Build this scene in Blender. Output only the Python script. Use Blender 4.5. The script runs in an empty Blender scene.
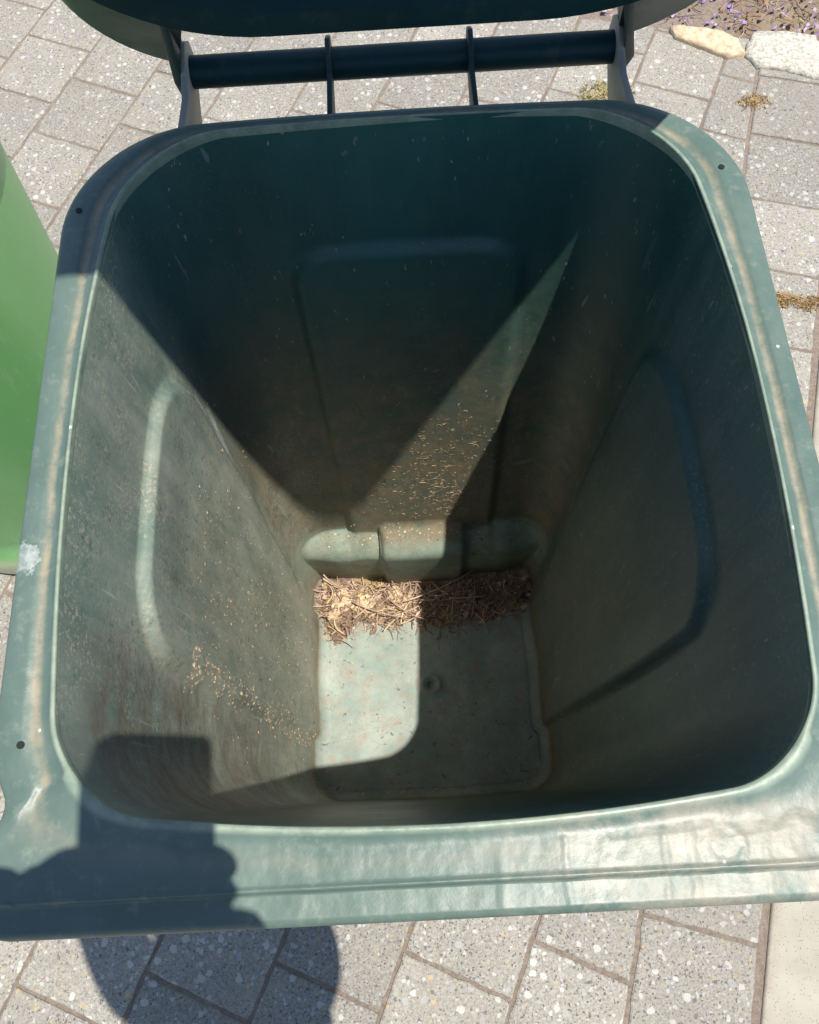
import bpy, bmesh, math, random
from mathutils import Vector, Matrix, noise
import mathutils
R = math.radians
S = bpy.context.scene
COL = S.collection
random.seed(7)

# ------------------------------------------------------------------ camera, world, sun, exposure
cd = bpy.data.cameras.new('camera')
cam = bpy.data.objects.new('camera', cd); COL.objects.link(cam)
cam.location = (-0.0025, -0.2923, 1.5940)
cx, cy, cz = R(21.5727), R(1.7010), R(-2.7625)
cam.matrix_world = (Matrix.Translation(cam.location) @ Matrix.Rotation(cz, 4, 'Z') @ Matrix.Rotation(cy, 4, 'Y') @ Matrix.Rotation(cx, 4, 'X'))
cd.sensor_fit = 'HORIZONTAL'; cd.sensor_width = 36.0
cd.lens = 36.0 * 832.3 / 819.0
cd.clip_start = 0.01; cd.clip_end = 500
S.camera = cam

SUN = Vector((0.262, -0.122, 1.0)).normalized()      # towards the sun
w = bpy.data.worlds.new('World'); S.world = w; w.use_nodes = True
nt = w.node_tree; bg = nt.nodes['Background']
sky = nt.nodes.new('ShaderNodeTexSky'); sky.sky_type = 'NISHITA'; sky.sun_disc = False
sky.sun_elevation = math.asin(SUN.z)
sky.sun_rotation = math.atan2(SUN.x, SUN.y)
sky.air_density = 1.0; sky.dust_density = 0.6; sky.ozone_density = 1.5
nt.links.new(sky.outputs[0], bg.inputs[0]); bg.inputs[1].default_value = 0.125
sd = bpy.data.lights.new('sun', 'SUN'); sd.energy = 5.0; sd.angle = R(0.55); sd.color = (1.0, 0.94, 0.84)
so = bpy.data.objects.new('sun', sd); COL.objects.link(so)
so.rotation_euler = SUN.to_track_quat('Z', 'Y').to_euler()
S.view_settings.view_transform = 'Standard'; S.view_settings.look = 'None'
S.view_settings.gamma = 1.0; S.view_settings.use_curve_mapping = False
S.view_settings.exposure = 0.25
try:
    S.cycles.max_bounces = 10; S.cycles.diffuse_bounces = 6
except Exception: pass

# ------------------------------------------------------------------ helpers
def sstep(a, b, x):
    if a == b: return 1.0 if x > a else 0.0
    t = max(0.0, min(1.0, (x - a) / (b - a))); return t * t * (3 - 2 * t)
def lerp(a, b, t): return a + (b - a) * t

def mesh_obj(name, verts, faces, mat, parent=None, smooth=True, uvs=None, mats=None, fmat=None):
    me = bpy.data.meshes.new(name); me.from_pydata([tuple(v) for v in verts], [], faces); me.update()
    for m in (mats or [mat]): me.materials.append(m)
    if fmat:
        for p, i in zip(me.polygons, fmat): p.material_index = i
    if smooth:
        for p in me.polygons: p.use_smooth = True
    if uvs:
        ul = me.uv_layers.new(name='uv')
        for l in me.loops: ul.data[l.index].uv = uvs[l.vertex_index]
    o = bpy.data.objects.new(name, me); COL.objects.link(o)
    if parent: o.parent = parent
    return o

def tag(o, label=None, cat=None, group=None, kind=None):
    if label: o['label'] = label
    if cat: o['category'] = cat
    if group: o['group'] = group
    if kind: o['kind'] = kind
    return o

def thing(name, label, cat, loc=(0, 0, 0), rz=0, group=None):
    o = bpy.data.objects.new(name, None); COL.objects.link(o)
    o.location = loc; o.rotation_euler = (0, 0, rz); o.empty_display_size = .1
    return tag(o, label, cat, group)

def from_bm(name, bm, mat, parent=None, smooth=True, bevel=0, seg=2):
    if bevel:
        bmesh.ops.bevel(bm, geom=[e for e in bm.edges if len(e.link_faces) == 2 and e.calc_face_angle(0) > .5],
                        offset=bevel, segments=seg, affect='EDGES', profile=.5)
    me = bpy.data.meshes.new(name); bm.to_mesh(me); bm.free(); me.materials.append(mat)
    if smooth:
        for p in me.polygons: p.use_smooth = True
        me.set_sharp_from_angle(angle=R(40))
    o = bpy.data.objects.new(name, me); COL.objects.link(o)
    if parent: o.parent = parent
    return o

def bm_prism(bm, pts, axis, a, b):
    """pts 2D polygon; axis 'x': pts=(y,z) extruded x a..b ; 'z': pts=(x,y)"""
    def P(p, h): return (h, p[0], p[1]) if axis == 'x' else ((p[0], h, p[1]) if axis == 'y' else (p[0], p[1], h))
    A = [bm.verts.new(P(p, a)) for p in pts]; B = [bm.verts.new(P(p, b)) for p in pts]
    bm.faces.new(A); bm.faces.new(B[::-1]); n = len(pts)
    for i in range(n): bm.faces.new((A[i], A[(i+1) % n], B[(i+1) % n], B[i]))
    bmesh.ops.recalc_face_normals(bm, faces=bm.faces)

def bm_cyl(bm, p0, p1, r0, r1=None, n=24, cap=True):
    r1 = r0 if r1 is None else r1
    p0 = Vector(p0); p1 = Vector(p1); d = (p1 - p0).normalized()
    u = d.orthogonal().normalized(); v = d.cross(u)
    A = []; B = []
    for i in range(n):
        a = 2 * math.pi * i / n; q = u * math.cos(a) + v * math.sin(a)
        A.append(bm.verts.new(p0 + q * r0)); B.append(bm.verts.new(p1 + q * r1))
    for i in range(n): bm.faces.new((A[i], A[(i+1) % n], B[(i+1) % n], B[i]))
    if cap: bm.faces.new(A[::-1]); bm.faces.new(B)

# ------------------------------------------------------------------ material helper
class NT:
    def __init__(s, name):
        s.m = bpy.data.materials.new(name); s.m.use_nodes = True; s.t = s.m.node_tree
        s.b = s.t.nodes['Principled BSDF']; s.tc = s.t.nodes.new('ShaderNodeTexCoord')
    def n(s, typ, **k):
        nd = s.t.nodes.new(typ)
        for a, v in k.items(): setattr(nd, a, v)
        return nd
    def put(s, nd, i, v):
        if v is None: return
        if hasattr(v, 'is_output') or isinstance(v, bpy.types.NodeSocket): s.t.links.new(v, nd.inputs[i])
        else: nd.inputs[i].default_value = v
    def map(s, scale=(1, 1, 1), src='Object', loc=(0, 0, 0), rot=(0, 0, 0)):
        m = s.n('ShaderNodeMapping'); s.t.links.new(s.tc.outputs[src], m.inputs[0])
        m.inputs['Scale'].default_value = scale; m.inputs['Location'].default_value = loc; m.inputs['Rotation'].default_value = rot
        return m.outputs[0]
    def noise(s, vec, scale=5, detail=4, rough=.55, dist=0, out=0):
        m = s.n('ShaderNodeTexNoise'); s.put(m, 'Vector', vec); m.inputs['Scale'].default_value = scale
        m.inputs['Detail'].default_value = detail; m.inputs['Roughness'].default_value = rough; m.inputs['Distortion'].default_value = dist
        return m.outputs[out]
    def vor(s, vec, scale, feature='F1', rnd=1):
        m = s.n('ShaderNodeTexVoronoi'); m.feature = feature; s.put(m, 'Vector', vec); m.inputs['Scale'].default_value = scale
        m.inputs['Randomness'].default_value = rnd
        return m
    def ramp(s, f, pts, interp='LINEAR'):
        r = s.n('ShaderNodeValToRGB'); s.put(r, 0, f); r.color_ramp.interpolation = interp
        e = r.color_ramp.elements
        while len(e) < len(pts): e.new(.5)
        for el, (p, c) in zip(e, pts):
            el.position = p; el.color = (c, c, c, 1) if not isinstance(c, tuple) else (*c, 1)
        return r.outputs[0]
    def mix(s, f, a, b, mode='MIX'):
        m = s.n('ShaderNodeMix'); m.data_type = 'RGBA'; m.blend_type = mode
        s.put(m, 0, f)
        for i, v in ((6, a), (7, b)):
            if isinstance(v, tuple): m.inputs[i].default_value = (*v, 1)
            else: s.put(m, i, v)
        return m.outputs[2]
    def math(s, op, a, b=None, c=None, clamp=False):
        m = s.n('ShaderNodeMath'); m.operation = op; m.use_clamp = clamp
        s.put(m, 0, a); s.put(m, 1, b); s.put(m, 2, c); return m.outputs[0]
    def sep(s, v):
        m = s.n('ShaderNodeSeparateXYZ'); s.put(m, 0, v); return m.outputs
    def rng(s, v, a, b, c=0., d=1., smooth=True):
        m = s.n('ShaderNodeMapRange'); m.interpolation_type = 'SMOOTHSTEP' if smooth else 'LINEAR'
        s.put(m, 0, v)
        for i, q in zip((1, 2, 3, 4), (a, b, c, d)): m.inputs[i].default_value = q
        return m.outputs[0]
    def bump(s, h, strength=.3, dist=.002, normal=None):
        m = s.n('ShaderNodeBump'); m.inputs['Strength'].default_value = strength; m.inputs['Distance'].default_value = dist
        s.put(m, 'Height', h)
        if normal is not None: s.put(m, 'Normal', normal)
        return m.outputs[0]
    def set(s, **k):
        for a, v in k.items():
            a = a.replace('_', ' ')
            if isinstance(v, tuple) and len(v) == 3: v = (*v, 1)
            s.put(s.b, a, v)
        return s.m

def simple(name, col, rough=.6, var=.25, scale=30, bump=.1, spec=.4):
    m = NT(name); n = m.noise(m.map(), scale, 5)
    c = m.mix(m.ramp(n, [(.3, 0.), (.7, 1.)]), tuple(x * (1 - var) for x in col), tuple(min(1, x * (1 + var)) for x in col))
    return m.set(Base_Color=c, Roughness=rough, Specular_IOR_Level=spec, Normal=m.bump(n, bump, .003))

GREEN = (0.017, 0.094, 0.083)
def plastic_inner():
    m = NT('weathered green plastic inside'); o = m.map(); xyz = m.sep(o)
    x, y, z = xyz[0], xyz[1], xyz[2]
    big = m.noise(m.map((1, 1, .55)), 6, 8, .7)
    streak = m.noise(m.map((14, 14, 1.6)), 3.2, 6, .65)
    fine = m.noise(m.map((1, 1, .6)), 120, 4, .7)
    c = m.mix(m.ramp(big, [(.35, 0.), (.68, 1.)]), tuple(v * .8 for v in GREEN), tuple(v * 1.3 for v in GREEN))
    # chalky fading, thinned towards the back to paint in the shade there
    c = m.mix(m.math('MULTIPLY', m.ramp(streak, [(.42, 0.), (.75, 1.)]), m.rng(y, .22, .12, .1, .4)), c, (.16, .22, .19))
    rw = m.math('MULTIPLY', m.math('MULTIPLY', m.rng(x, .14, .19), m.rng(y, .20, .06)), m.ramp(m.noise(m.map((1, 1, .4)), 10, 7, .7), [(.3, .2), (.7, .7)]))
    c = m.mix(m.math('MULTIPLY', rw, .7), c, (.19, .235, .22))  # bounce light on the right wall painted as paler tone, less towards the back
    # dried mud film, thicker towards the bottom
    low = m.rng(z, .85, .10)
    film = m.math('MULTIPLY', low, m.ramp(m.noise(m.map((1, 1, .7)), 9, 7, .7), [(.30, .12), (.62, 1.)]))
    leftw = m.rng(x, -.15, -.2, .35, .75)
    c = m.mix(m.math('MULTIPLY', film, .62), c, (.225, .205, .155))
    dust_sun = m.math('MULTIPLY', m.math('MULTIPLY', m.rng(x, -.15, -.2), m.math('MAXIMUM', m.rng(y, .22, .12, .12, 1.), m.rng(z, .7, .45))), m.math('MULTIPLY', m.rng(z, 1.1, .7, .65, 1.), m.ramp(m.noise(m.map((1, 1, .35)), 13, 8, .75), [(.32, .25), (.66, .85)])))
    c = m.mix(m.math('MULTIPLY', dust_sun, .85), c, (.56, .58, .48))  # dust plus painted sunlight: left wall paler, less so in the shaded back corner
    # back wall mud just above the wheel step
    backw = m.math('MULTIPLY', m.rng(y, .14, .19), m.math('MULTIPLY', m.rng(z, 1.0, .42), m.rng(z, .05, .2)))
    c = m.mix(m.math('MULTIPLY', backw, m.ramp(m.noise(o, 22, 8, .75), [(.38, .25), (.6, .95)])), c, (.235, .185, .115))
    vs_ = m.ramp(m.noise(m.map((9, 9, 3.2)), 4.5, 9, .8), [(.50, 0.), (.62, 1.)])
    c = m.mix(m.math('MULTIPLY', vs_, m.math('MULTIPLY', m.rng(z, 1.0, .6, .0, .55), m.ramp(big, [(.4, .3), (.6, 1.)]))), c, (.095, .10, .075))
    lw_ = m.math('MULTIPLY', m.rng(x, -.13, -.19, .25, 1.), m.math('MAXIMUM', m.rng(y, .22, .12, .1, 1.), m.rng(z, .7, .45)))
    g1 = m.math('MULTIPLY', m.ramp(m.noise(o, 260, 3, .8), [(.54, 0.), (.60, 1.)]), m.ramp(m.noise(m.map(loc=(.7, .1, .4)), 12, 6, .7), [(.44, 0.), (.58, 1.)]))
    c = m.mix(m.math('MULTIPLY', m.math('MULTIPLY', g1, lw_), .9), c, (.46, .41, .30))
    g2 = m.math('MULTIPLY', m.ramp(m.noise(m.map(loc=(.2, .9, .1)), 150, 4, .8), [(.56, 0.), (.61, 1.)]), m.ramp(m.noise(m.map(loc=(.1, .5, .8)), 9, 6, .7), [(.46, 0.), (.58, 1.)]))
    c = m.mix(m.math('MULTIPLY', m.math('MULTIPLY', g2, lw_), .6), c, (.05, .065, .05))
    for rt, th in (((.35, 0, 0), .735), ((-.5, 0, 0), .73), ((1.0, 0, 0), .74)):
        sc1 = m.ramp(m.noise(m.map((3, 55, 2.6), rot=rt, loc=(th * 9, 0, 0)), 3.2, 2, .5), [(th, 0.), (th + .012, 1.)])
        c = m.mix(m.math('MULTIPLY', m.math('MULTIPLY', sc1, m.rng(x, -.15, -.19, .0, 1.)), .45), c, (.50, .54, .48))
    gr_ = m.noise(m.map((1, 1, .5)), 70, 8, .8)
    c = m.mix(m.math('MULTIPLY', m.ramp(gr_, [(.55, 0.), (.68, 1.)]), m.rng(z, .9, .55, .0, .6)), c, (.36, .31, .22))
    stp = m.math('MULTIPLY', m.rng(y, .150, .165), m.math('MULTIPLY', m.rng(z, .275, .255), m.rng(z, .07, .10)))
    c = m.mix(m.math('MULTIPLY', stp, m.ramp(m.noise(o, 30, 6, .7), [(.35, .75), (.62, .25)])), c, (.30, .40, .34))
    # dark mould freckles
    mv = m.noise(m.map((1, 1, .8)), 75, 5, .75)
    mould = m.math('MULTIPLY', m.ramp(mv, [(.60, 0.), (.64, 1.)]), m.math('MULTIPLY', m.ramp(m.noise(o, 7, 3), [(.5, 0.), (.6, 1.)]), m.rng(z, .75, .5)))
    c = m.mix(m.math('MULTIPLY', mould, .7), c, (.03, .03, .022))
    # pale specks and scrapes
    sp = m.ramp(m.noise(m.map((1, 1, .35)), 210, 2, .5), [(.70, 0.), (.73, 1.)])
    c = m.mix(m.math('MULTIPLY', sp, m.ramp(m.noise(o, 8, 3), [(.4, .1), (.6, .8)])), c, (.42, .36, .24))
    # brown soil smears on the front-left wall near the rim
    sm = m.math('MULTIPLY', m.math('MULTIPLY', m.rng(y, -.10, -.17), m.rng(x, -.08, -.16)), m.math('MULTIPLY', m.rng(z, .3, .55), m.rng(z, 1.04, .98)))
    smn = m.ramp(m.noise(m.map((2, 2.4, 4.5), rot=(.7, 0, 0)), 6.5, 9, .8, .3), [(.40, 0.), (.62, 1.)])
    c = m.mix(m.math('MULTIPLY', m.math('MULTIPLY', sm, smn), .85), c, (.145, .108, .080))
    cb = m.math('MULTIPLY', m.rng(z, .17, .075), m.ramp(m.noise(o, 26, 8, .8), [(.40, .15), (.58, .9)]))
    c = m.mix(cb, c, (.25, .185, .12))
    ln = m.math('ABSOLUTE', m.math('SUBTRACT', y, m.math('ADD', .068, m.math('MULTIPLY', z, .13))))
    ln = m.math('MULTIPLY', m.math('MULTIPLY', m.rng(ln, .007, .001), m.rng(x, -.16, -.2)), m.math('MULTIPLY', m.rng(z, .60, .66), m.rng(z, .80, .74)))
    c = m.mix(m.math('MULTIPLY', ln, m.ramp(m.noise(m.map((1, 6, 1)), 60, 5, .7), [(.35, .1), (.6, .9)])), c, (.60, .64, .60))
    # abrasion scratches
    scr = m.ramp(m.noise(m.map((1, 40, 3), rot=(.55, 0, 0)), 3.0, 3, .5), [(.685, 0.), (.70, 1.)])
    c = m.mix(m.math('MULTIPLY', scr, m.math('MULTIPLY', m.ramp(m.noise(o, 4, 2), [(.45, 0.), (.6, .5)]), m.rng(z, .1, .2))), c, (.33, .38, .34))
    # the floor is chalky pale with rusty smears
    fl = m.math('MULTIPLY', m.rng(z, .072, .056), 1.)
    fc = m.mix(m.ramp(m.noise(o, 14, 6, .6), [(.35, 0.), (.65, 1.)]), (.20, .27, .245), (.345, .405, .37))
    fc = m.mix(m.math('MULTIPLY', m.ramp(m.noise(o, 38, 8, .72, .3), [(.50, 0.), (.66, 1.)]), .65), fc, (.33, .23, .155))
    fc = m.mix(m.math('MULTIPLY', m.ramp(m.noise(o, 190, 5, .85), [(.5, 0.), (.62, 1.)]), m.ramp(m.noise(m.map(loc=(.3, .3, 0)), 16, 6, .75), [(.42, 0.), (.6, .8)])), fc, (.26, .21, .155))
    fc = m.mix(m.ramp(m.noise(o, 90, 4, .7), [(.63, 0.), (.67, .8)]), fc, (.07, .075, .06))
    c = m.mix(m.math('MULTIPLY', fl, .92), c, fc)
    rough = m.math('ADD', m.math('MULTIPLY', film, .25), m.ramp(big, [(.3, .42), (.7, .55)]))
    h = m.math('ADD', m.math('MULTIPLY', fine, .5), m.math('MULTIPLY', m.noise(o, 34, 5, .65), 1.))
    return m.set(Base_Color=c, Roughness=rough, Specular_IOR_Level=.5, Normal=m.bump(h, .22, .003))

def plastic_rim():
    m = NT('sun faded green plastic rim'); o = m.map(); xyz = m.sep(o); uv = m.sep(m.map(src='UV'))
    x, y, v = xyz[0], xyz[1], uv[1]
    n1 = m.noise(o, 16, 7, .65); n2 = m.noise(o, 90, 5, .7); n3 = m.noise(o, 260, 3, .6)
    c = m.mix(m.ramp(n1, [(.35, 0.), (.65, 1.)]), (.088, .142, .124), (.122, .178, .154))
    c = m.mix(m.ramp(n2, [(.55, 0.), (.72, .35)]), c, (.30, .33, .27))
    # dirt line in the groove
    wob = m.math('ADD', v, m.math('MULTIPLY', m.math('SUBTRACT', n1, .5), .28))
    band = m.math('MULTIPLY', m.math('MULTIPLY', m.rng(wob, .22, .33), m.rng(wob, .50, .36)), m.rng(y, -.285, -.25, .25, 1.))
    c = m.mix(m.math('MULTIPLY', band, m.ramp(m.noise(o, 30, 8, .8), [(.35, .1), (.58, .8)])), c, (.37, .315, .225))
    c = m.mix(m.math('MULTIPLY', m.rng(v, .14, .06), m.ramp(m.noise(o, 45, 4, .7), [(.3, .25), (.6, .7)])), c, (.36, .43, .33))
    # white specks (paint, bird mess)
    vo = m.vor(m.map(), 48); keep = m.math('GREATER_THAN', m.sep(vo.outputs['Color'])[0], .93)
    c = m.mix(m.math('MULTIPLY', keep, m.rng(vo.outputs['Distance'], .08, .05)), c, (.62, .64, .6))
    d = m.n('ShaderNodeVectorMath', operation='DISTANCE'); m.put(d, 0, m.map((1, 1, 0))); d.inputs[1].default_value = (-.276, -.098, 0)
    dd = m.math('ADD', d.outputs['Value'], m.math('MULTIPLY', m.math('SUBTRACT', m.noise(o, 90, 6, .7), .5), .034))
    spl = m.rng(dd, .0125, .010)
    c = m.mix(m.math('MULTIPLY', spl, m.ramp(m.noise(o, 150, 5, .7), [(.4, .3), (.6, .8)])), c, (.46, .50, .48))
    # grime on the lower right of the front lip
    gr = m.math('MULTIPLY', m.math('MULTIPLY', m.rng(y, -.27, -.285), m.rng(x, -.02, .12)), m.ramp(m.noise(m.map((1, 1, 1)), 26, 8, .75), [(.42, 0.), (.6, .75)]))
    c = m.mix(gr, c, (.33, .30, .24))
    # moulded marks: rings and upright ribs in the front lip
    hs = None
    def ring(cx_, cy_, r, wd):
        q = m.n('ShaderNodeVectorMath', operation='DISTANCE'); m.put(q, 0, m.map((1, 1, 0))); q.inputs[1].default_value = (cx_, cy_, 0)
        a = m.math('ABSOLUTE', m.math('SUBTRACT', m.math('ADD', q.outputs['Value'], m.math('MULTIPLY', m.math('SUBTRACT', m.noise(o, 55, 3), .5), .012)), r)); return m.rng(a, wd, 0.)
    def bar(bx, wd, y0, y1):
        a = m.math('ABSOLUTE', m.math('SUBTRACT', m.math('ADD', x, m.math('MULTIPLY', m.noise(o, 30, 2), .006)), bx + .003))
        g = m.rng(a, wd, 0.)
        return m.math('MULTIPLY', g, m.math('MULTIPLY', m.rng(y, y0, y0 + .004), m.rng(y, y1, y1 - .004)))
    parts = [ring(.168, -.302, .011, .005), ring(.214, -.301, .012, .005),
             bar(.132, .004, -.34, -.289), bar(.148, .005, -.34, -.287), bar(.192, .0045, -.34, -.289), bar(.074, .004, -.34, -.291), bar(.035, .005, -.34, -.293)]
    for p in parts: hs = p if hs is None else m.math('ADD', hs, p)
    wav = m.noise(m.map((1.5, 1, 1)), 30, 2, .5)
    b1 = m.bump(m.math('ADD', m.math('MULTIPLY', m.math('MULTIPLY', hs, m.noise(o, 40, 3)), .28), m.math('MULTIPLY', wav, .85)), .5, .0035)
    b2 = m.bump(m.math('ADD', n2, m.math('MULTIPLY', n3, .6)), .15, .0012, b1)
    return m.set(Base_Color=c, Roughness=m.ramp(n1, [(.3, .35), (.7, .46)]), Specular_IOR_Level=.42, Normal=b2)

def plastic_plain(name, col, dust=(.30, .27, .2), dustf=.25, rough=.38, spec=.5):
    m = NT(name); o = m.map()
    c = m.mix(m.ramp(m.noise(o, 8, 5, .6), [(.3, 0.), (.7, 1.)]), tuple(v * .85 for v in col), tuple(v * 1.18 for v in col))
    c = m.mix(m.ramp(m.noise(o, 40, 7, .75), [(.55, 0.), (.75, dustf)]), c, dust)
    return m.set(Base_Color=c, Specular_IOR_Level=spec, Roughness=m.ramp(m.noise(o, 20, 4), [(.3, rough), (.7, rough + .15)]), Normal=m.bump(m.noise(o, 130, 4, .6), .1, .0015))

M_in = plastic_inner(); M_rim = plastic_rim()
M_body = plastic_plain('dark green plastic', GREEN)
M_lid = plastic_plain('dark green lid plastic', (.006, .036, .040), rough=.40, dustf=.10, spec=.3)
M_lit_bracket = plastic_plain('grey green plastic with painted highlight', (.30, .30, .26), dustf=.6, rough=.6)  # pale base stands in for the highlight on the dark green bracket faces
M_hole = simple('dark screw hole', (.012, .014, .013), .5)
M_rubber = simple('black rubber', (.02, .02, .021), .7)

# ------------------------------------------------------------------ ground
A1 = R(-24.7); E1 = Vector((math.cos(A1), math.sin(A1))); E2 = Vector((math.cos(R(-114.7)), math.sin(R(-114.7))))
K0 = Vector((.556, -.423)); KD = (Vector((.9012, .706)) - K0).normalized(); KN = Vector((-KD.y, KD.x))    # KN points left, towards the pavers
def ground_mat(): 
    m = NT('dry soil with fallen petals'); o = m.map()
    a = m.noise(o, 60, 8, .75); b = m.noise(o, 9, 4)
    c = m.mix(m.ramp(a, [(.35, 0.), (.65, 1.)]), (.16, .11, .08), (.36, .27, .2))
    c = m.mix(m.ramp(b, [(.45, 0.), (.6, .6)]), c, (.30, .24, .16))
    return m.set(Base_Color=c, Roughness=.95, Normal=m.bump(a, .8, .01))
def joint_mat():
    m = NT('brown sand in the joints'); o = m.map(); a = m.noise(o, 150, 8, .8)
    c = m.mix(m.ramp(a, [(.3, 0.), (.7, 1.)]), (.14, .105, .08), (.40, .325, .265))
    c = m.mix(m.ramp(m.noise(o, 9, 5), [(.5, 0.), (.62, .6)]), c, (.20, .16, .12))
    return m.set(Base_Color=c, Roughness=.95, Normal=m.bump(a, .8, .006))
def paver_mat():
    m = NT('exposed aggregate concrete paver'); o = m.map()
    rnd = m.n('ShaderNodeAttribute'); rnd.attribute_name = 'tone'; tone = rnd.outputs['Fac']
    warp = m.n('ShaderNodeVectorMath', operation='ADD'); nz = m.n('ShaderNodeTexNoise'); m.put(nz, 'Vector', o); nz.inputs['Scale'].default_value = 90; nz.inputs['Detail'].default_value = 3
    sc = m.n('ShaderNodeVectorMath', operation='SCALE'); m.put(sc, 0, nz.outputs['Color']); sc.inputs['Scale'].default_value = .009
    m.put(warp, 0, o); m.put(warp, 1, sc.outputs[0]); o = warp.outputs[0]
    g = m.noise(o, 210, 6, .85)
    c = m.mix(m.ramp(g, [(.36, 0.), (.62, 1.)]), (.17, .162, .148), (.52, .485, .43))
    c = m.mix(m.ramp(m.noise(o, 11, 4), [(.4, 0.), (.7, .3)]), c, (.45, .40, .33))
    h = m.math('MULTIPLY', g, .35)
    for sc_, thr, rad, cols in ((260, .52, .5, [(0, (.10, .10, .10)), (.3, (.42, .42, .40)), (.6, (.50, .47, .41)), (.8, (.17, .16, .16))]),
                              (125, .62, .52, [(0, (.54, .53, .5)), (.35, (.50, .43, .29)), (.55, (.58, .57, .54)), (.8, (.15, .15, .15)), (.92, (.46, .31, .17))]),
                              (64, .66, .48, [(0, (.64, .63, .59)), (.35, (.44, .44, .43)), (.6, (.60, .45, .24)), (.82, (.60, .59, .56))])):
        v = m.vor(o, sc_); q = m.sep(v.outputs['Color'])
        on = m.math('GREATER_THAN', q[0], thr)
        rr = m.math('MULTIPLY', m.math('ADD', m.math('MULTIPLY', q[1], .5), .5), rad)
        inside = m.rng(m.math('SUBTRACT', rr, v.outputs['Distance']), 0., .05)
        k = m.math('MULTIPLY', on, inside)
        c = m.mix(m.math('MULTIPLY', k, .9), c, m.ramp(q[2], cols, 'CONSTANT'))
        h = m.math('ADD', h, m.math('MULTIPLY', k, .6))
    c = m.mix(m.math('MULTIPLY', m.ramp(m.noise(m.map(), 3.2, 7, .7), [(.42, 0.), (.70, .5)]), 1.), c, (.27, .24, .205))
    c = m.mix(m.ramp(m.noise(m.map(), 26, 8, .8), [(.55, 0.), (.75, .35)]), c, (.34, .28, .22))
    c = m.mix(1., c, m.mix(tone, (.72, .725, .72), (.95, .95, .935)), 'MULTIPLY')
    return m.set(Base_Color=c, Roughness=.85, Normal=m.bump(h, .55, .002))
M_joint = joint_mat(); M_pav = paver_mat(); M_soil = ground_mat()

def grid_sheet(name, x0, x1, y0, y1, z, mat, n=2, amp=0):
    vs = []; fs = []
    for j in range(n + 1):
        for i in range(n + 1):
            X = lerp(x0, x1, i / n); Y = lerp(y0, y1, j / n)
            vs.append((X, Y, z + (amp * noise.noise(Vector((X * 9, Y * 9, 0))) if amp else 0)))
    for j in range(n):
        for i in range(n):
            a = j * (n + 1) + i; fs.append((a, a + 1, a + n + 2, a + n + 1))
    return mesh_obj(name, vs, fs, mat)
gr = grid_sheet('ground', -60, 60, -60, 60, -.010, M_soil, 4); gr['kind'] = 'structure'
# sandy bed below the pavers
def quad_sheet(name, P, z, mat):
    return mesh_obj(name, [(p.x, p.y, z) for p in P], [tuple(range(len(P)))], mat, smooth=False)
far = 5.5
bedp = [K0 + KD * -far, K0 + KD * 2.6, K0 + KD * 2.6 + KN * .15, K0 + KD * 2.6 + KN * 7, K0 + KD * -far + KN * 7]
EDGE_P = Vector((.80, 1.655)); EDGE_N = Vector((math.sin(R(15)), math.cos(R(15))))      # pavement ends here, soil beyond (right part only)
bed = quad_sheet('paving_bed', [K0 + KD * -far - KN * .03, K0 + KD * 1.98 - KN * .03, K0 + KD * 2.04 + KN * .25, K0 + KD * 2.12 + KN * .30, K0 + KD * 5 + KN * .6, K0 + KD * 5 + KN * 7, K0 + KD * -far + KN * 7], -.0034, M_joint)
bed['kind'] = 'structure'

def clip(poly, p0, n):
    out = []
    for i in range(len(poly)):
        a, b = poly[i], poly[(i + 1) % len(poly)]
        da, db = (a - p0).dot(n), (b - p0).dot(n)
        if da >= 0: out.append(a)
        if (da >= 0) != (db >= 0): out.append(a + (b - a) * (da / (da - db)))
    return out
def inset(poly, d):
    n = len(poly); c = sum(poly, Vector((0, 0))) / n; out = []
    area = sum(poly[i].x * poly[(i+1) % n].y - poly[(i+1) % n].x * poly[i].y for i in range(n)); sg = 1 if area > 0 else -1
    for i in range(n):
        a, b, e = poly[i-1], poly[i], poly[(i+1) % n]
        d1 = (b - a).normalized(); d2 = (e - b).normalized()
        n1 = Vector((-d1.y, d1.x)) * sg; n2 = Vector((-d2.y, d2.x)) * sg
        k = n1 + n2; L = k.length_squared
        out.append(b + k * (2 * d / L if L > .3 else 0))
    return out
pv = []; pf = []; tones = []
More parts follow.
